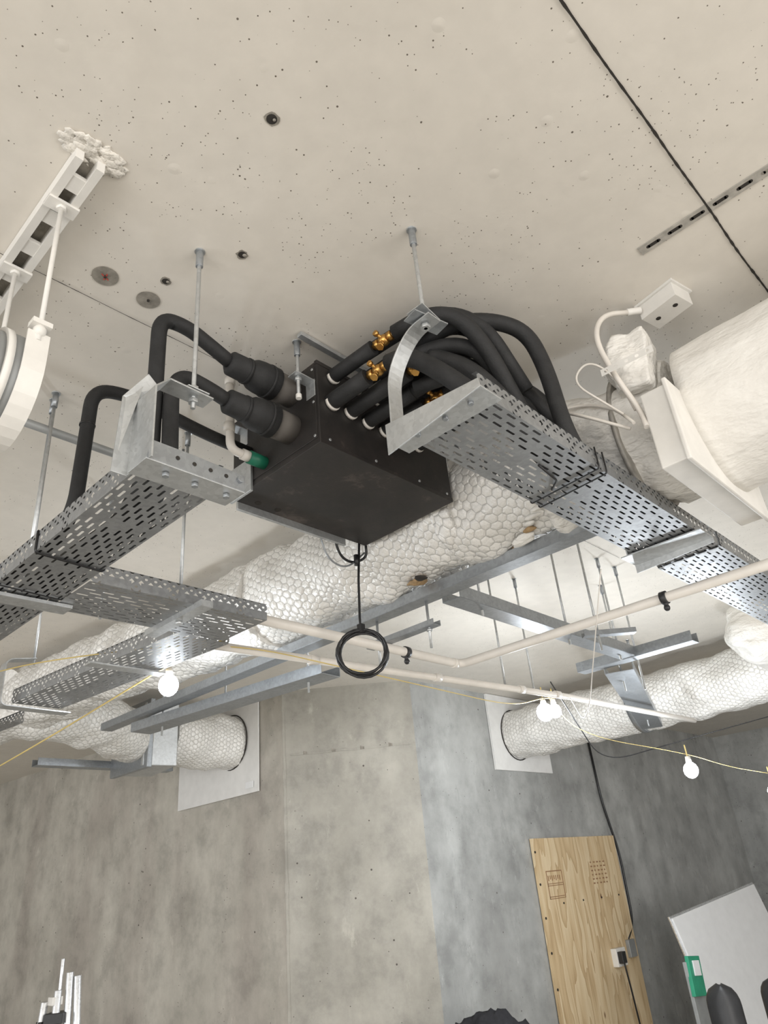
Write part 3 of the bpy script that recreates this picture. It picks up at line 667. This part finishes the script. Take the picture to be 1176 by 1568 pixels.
for i in range(n+1):
    for k in range(n+1):
        u=-1+2*i/n; w=-1+2*k/n; d=max(abs(u)**2.2,abs(w)**2.2)
        p=Vector((4.38+u*.30-w*.06,3.45-u*.10+w*.18,0)); z=.84-.30*d+.05*noise.noise(Vector((u*3,w*3,5)))+.03*noise.noise(Vector((u*8,w*8,2)))
        g[i][k]=o.v(Vector((p.x,p.y,z)))
for i in range(n):
    for k in range(n): o.f([g[i][k],g[i+1][k],g[i+1][k+1],g[i][k+1]],CLOTH,True)
o.done()
o=MB("work_stool"); o.cyl(Vector((4.38,3.45,.64)),Vector((4.38,3.45,.68)),.15,BLKP,24)
for k in range(4):
    a=k*math.pi/2+.5; o.cyl(Vector((4.38+.12*math.cos(a),3.45+.12*math.sin(a),.64)),Vector((4.38+.2*math.cos(a),3.45+.2*math.sin(a),0)),.014,ALU,10)
o.done()
o=MB("folded_tripod_stand")
bx,by=2.15,4.70
for k,(dx,dy,tp) in enumerate([(-.07,0.05,1.20),(-.02,-.02,1.25),(.04,-.04,1.33),(.08,-.07,1.31)]):
    o.cyl(Vector((bx+dx*1.8,by+dy*1.8,0)),Vector((bx+dx*.85,by+dy*.85,tp)),.021,ALU,12); o.cyl(Vector((bx+dx*1.2,by+dy*1.2,.55)),Vector((bx+dx*1.05,by+dy*1.05,.70)),.026,BLKP,12)
    o.cyl(Vector((bx+dx*.92,by+dy*.92,.98)),Vector((bx+dx*.88,by+dy*.88,1.05)),.027,WPAINT,12)
o.box((bx,by,1.12),(.13,.10,.05),BLKP,Matrix.Rotation(.8,3,'Z')); o.box((bx-.02,by,1.20),(.06,.06,.04),WPAINT); o.cyl(Vector((bx,by,1.1)),Vector((bx,by,1.40)),.010,ALU,10)
o.box((bx-.05,by+.04,1.05),(.07,.06,.12),BLKP)
o.done(.003)
# ------------------------------------------------------------------ lighting
w=bpy.data.worlds.new("daylight"); scn.world=w; w.use_nodes=True; nt=w.node_tree; bg=nt.nodes["Background"]
bg.inputs["Color"].default_value=(1.0,.99,.975,1); bg.inputs["Strength"].default_value=.72
def area(name,loc,target,sx,sy,e,col):
    l=bpy.data.lights.new(name,"AREA"); l.shape='RECTANGLE'; l.size=sx; l.size_y=sy; l.energy=e; l.color=col
    a=bpy.data.objects.new(name,l); a.location=loc; a.rotation_euler=(Vector(target)-Vector(loc)).to_track_quat('-Z','Y').to_euler(); COL.objects.link(a)
area("window_daylight",(-4.2,-1,1.3),(2.5,1.8,2.6),5,2.2,155,(1.0,.98,.95))
area("window_daylight",(1.5,-4.5,1.3),(2.2,2,2.6),5,2.2,175,(1.0,.965,.92))
area("window_daylight",(-4.8,5.5,1.5),(3.5,7.0,1.0),5,2.2,135,(.95,.975,1.0))
# ------------------------------------------------------------------ camera
def nn(v): return Vector(v).normalized()
Zc=nn((-203,2103,-1100)); Xc=Vector((1185,-513,-1100)); Xc=(Xc-Zc*Xc.dot(Zc)).normalized(); Yc=Zc.cross(Xc)
M=Matrix((Xc,Yc,Zc))
cd=bpy.data.cameras.new("camera"); cd.sensor_fit='VERTICAL'; cd.sensor_height=24; cd.lens=24*1100/1568; cd.clip_start=.02
co=bpy.data.objects.new("camera",cd); co.matrix_world=Matrix.Translation((0,0,EYE))@M.to_4x4(); COL.objects.link(co); scn.camera=co
scn.view_settings.view_transform='Standard'
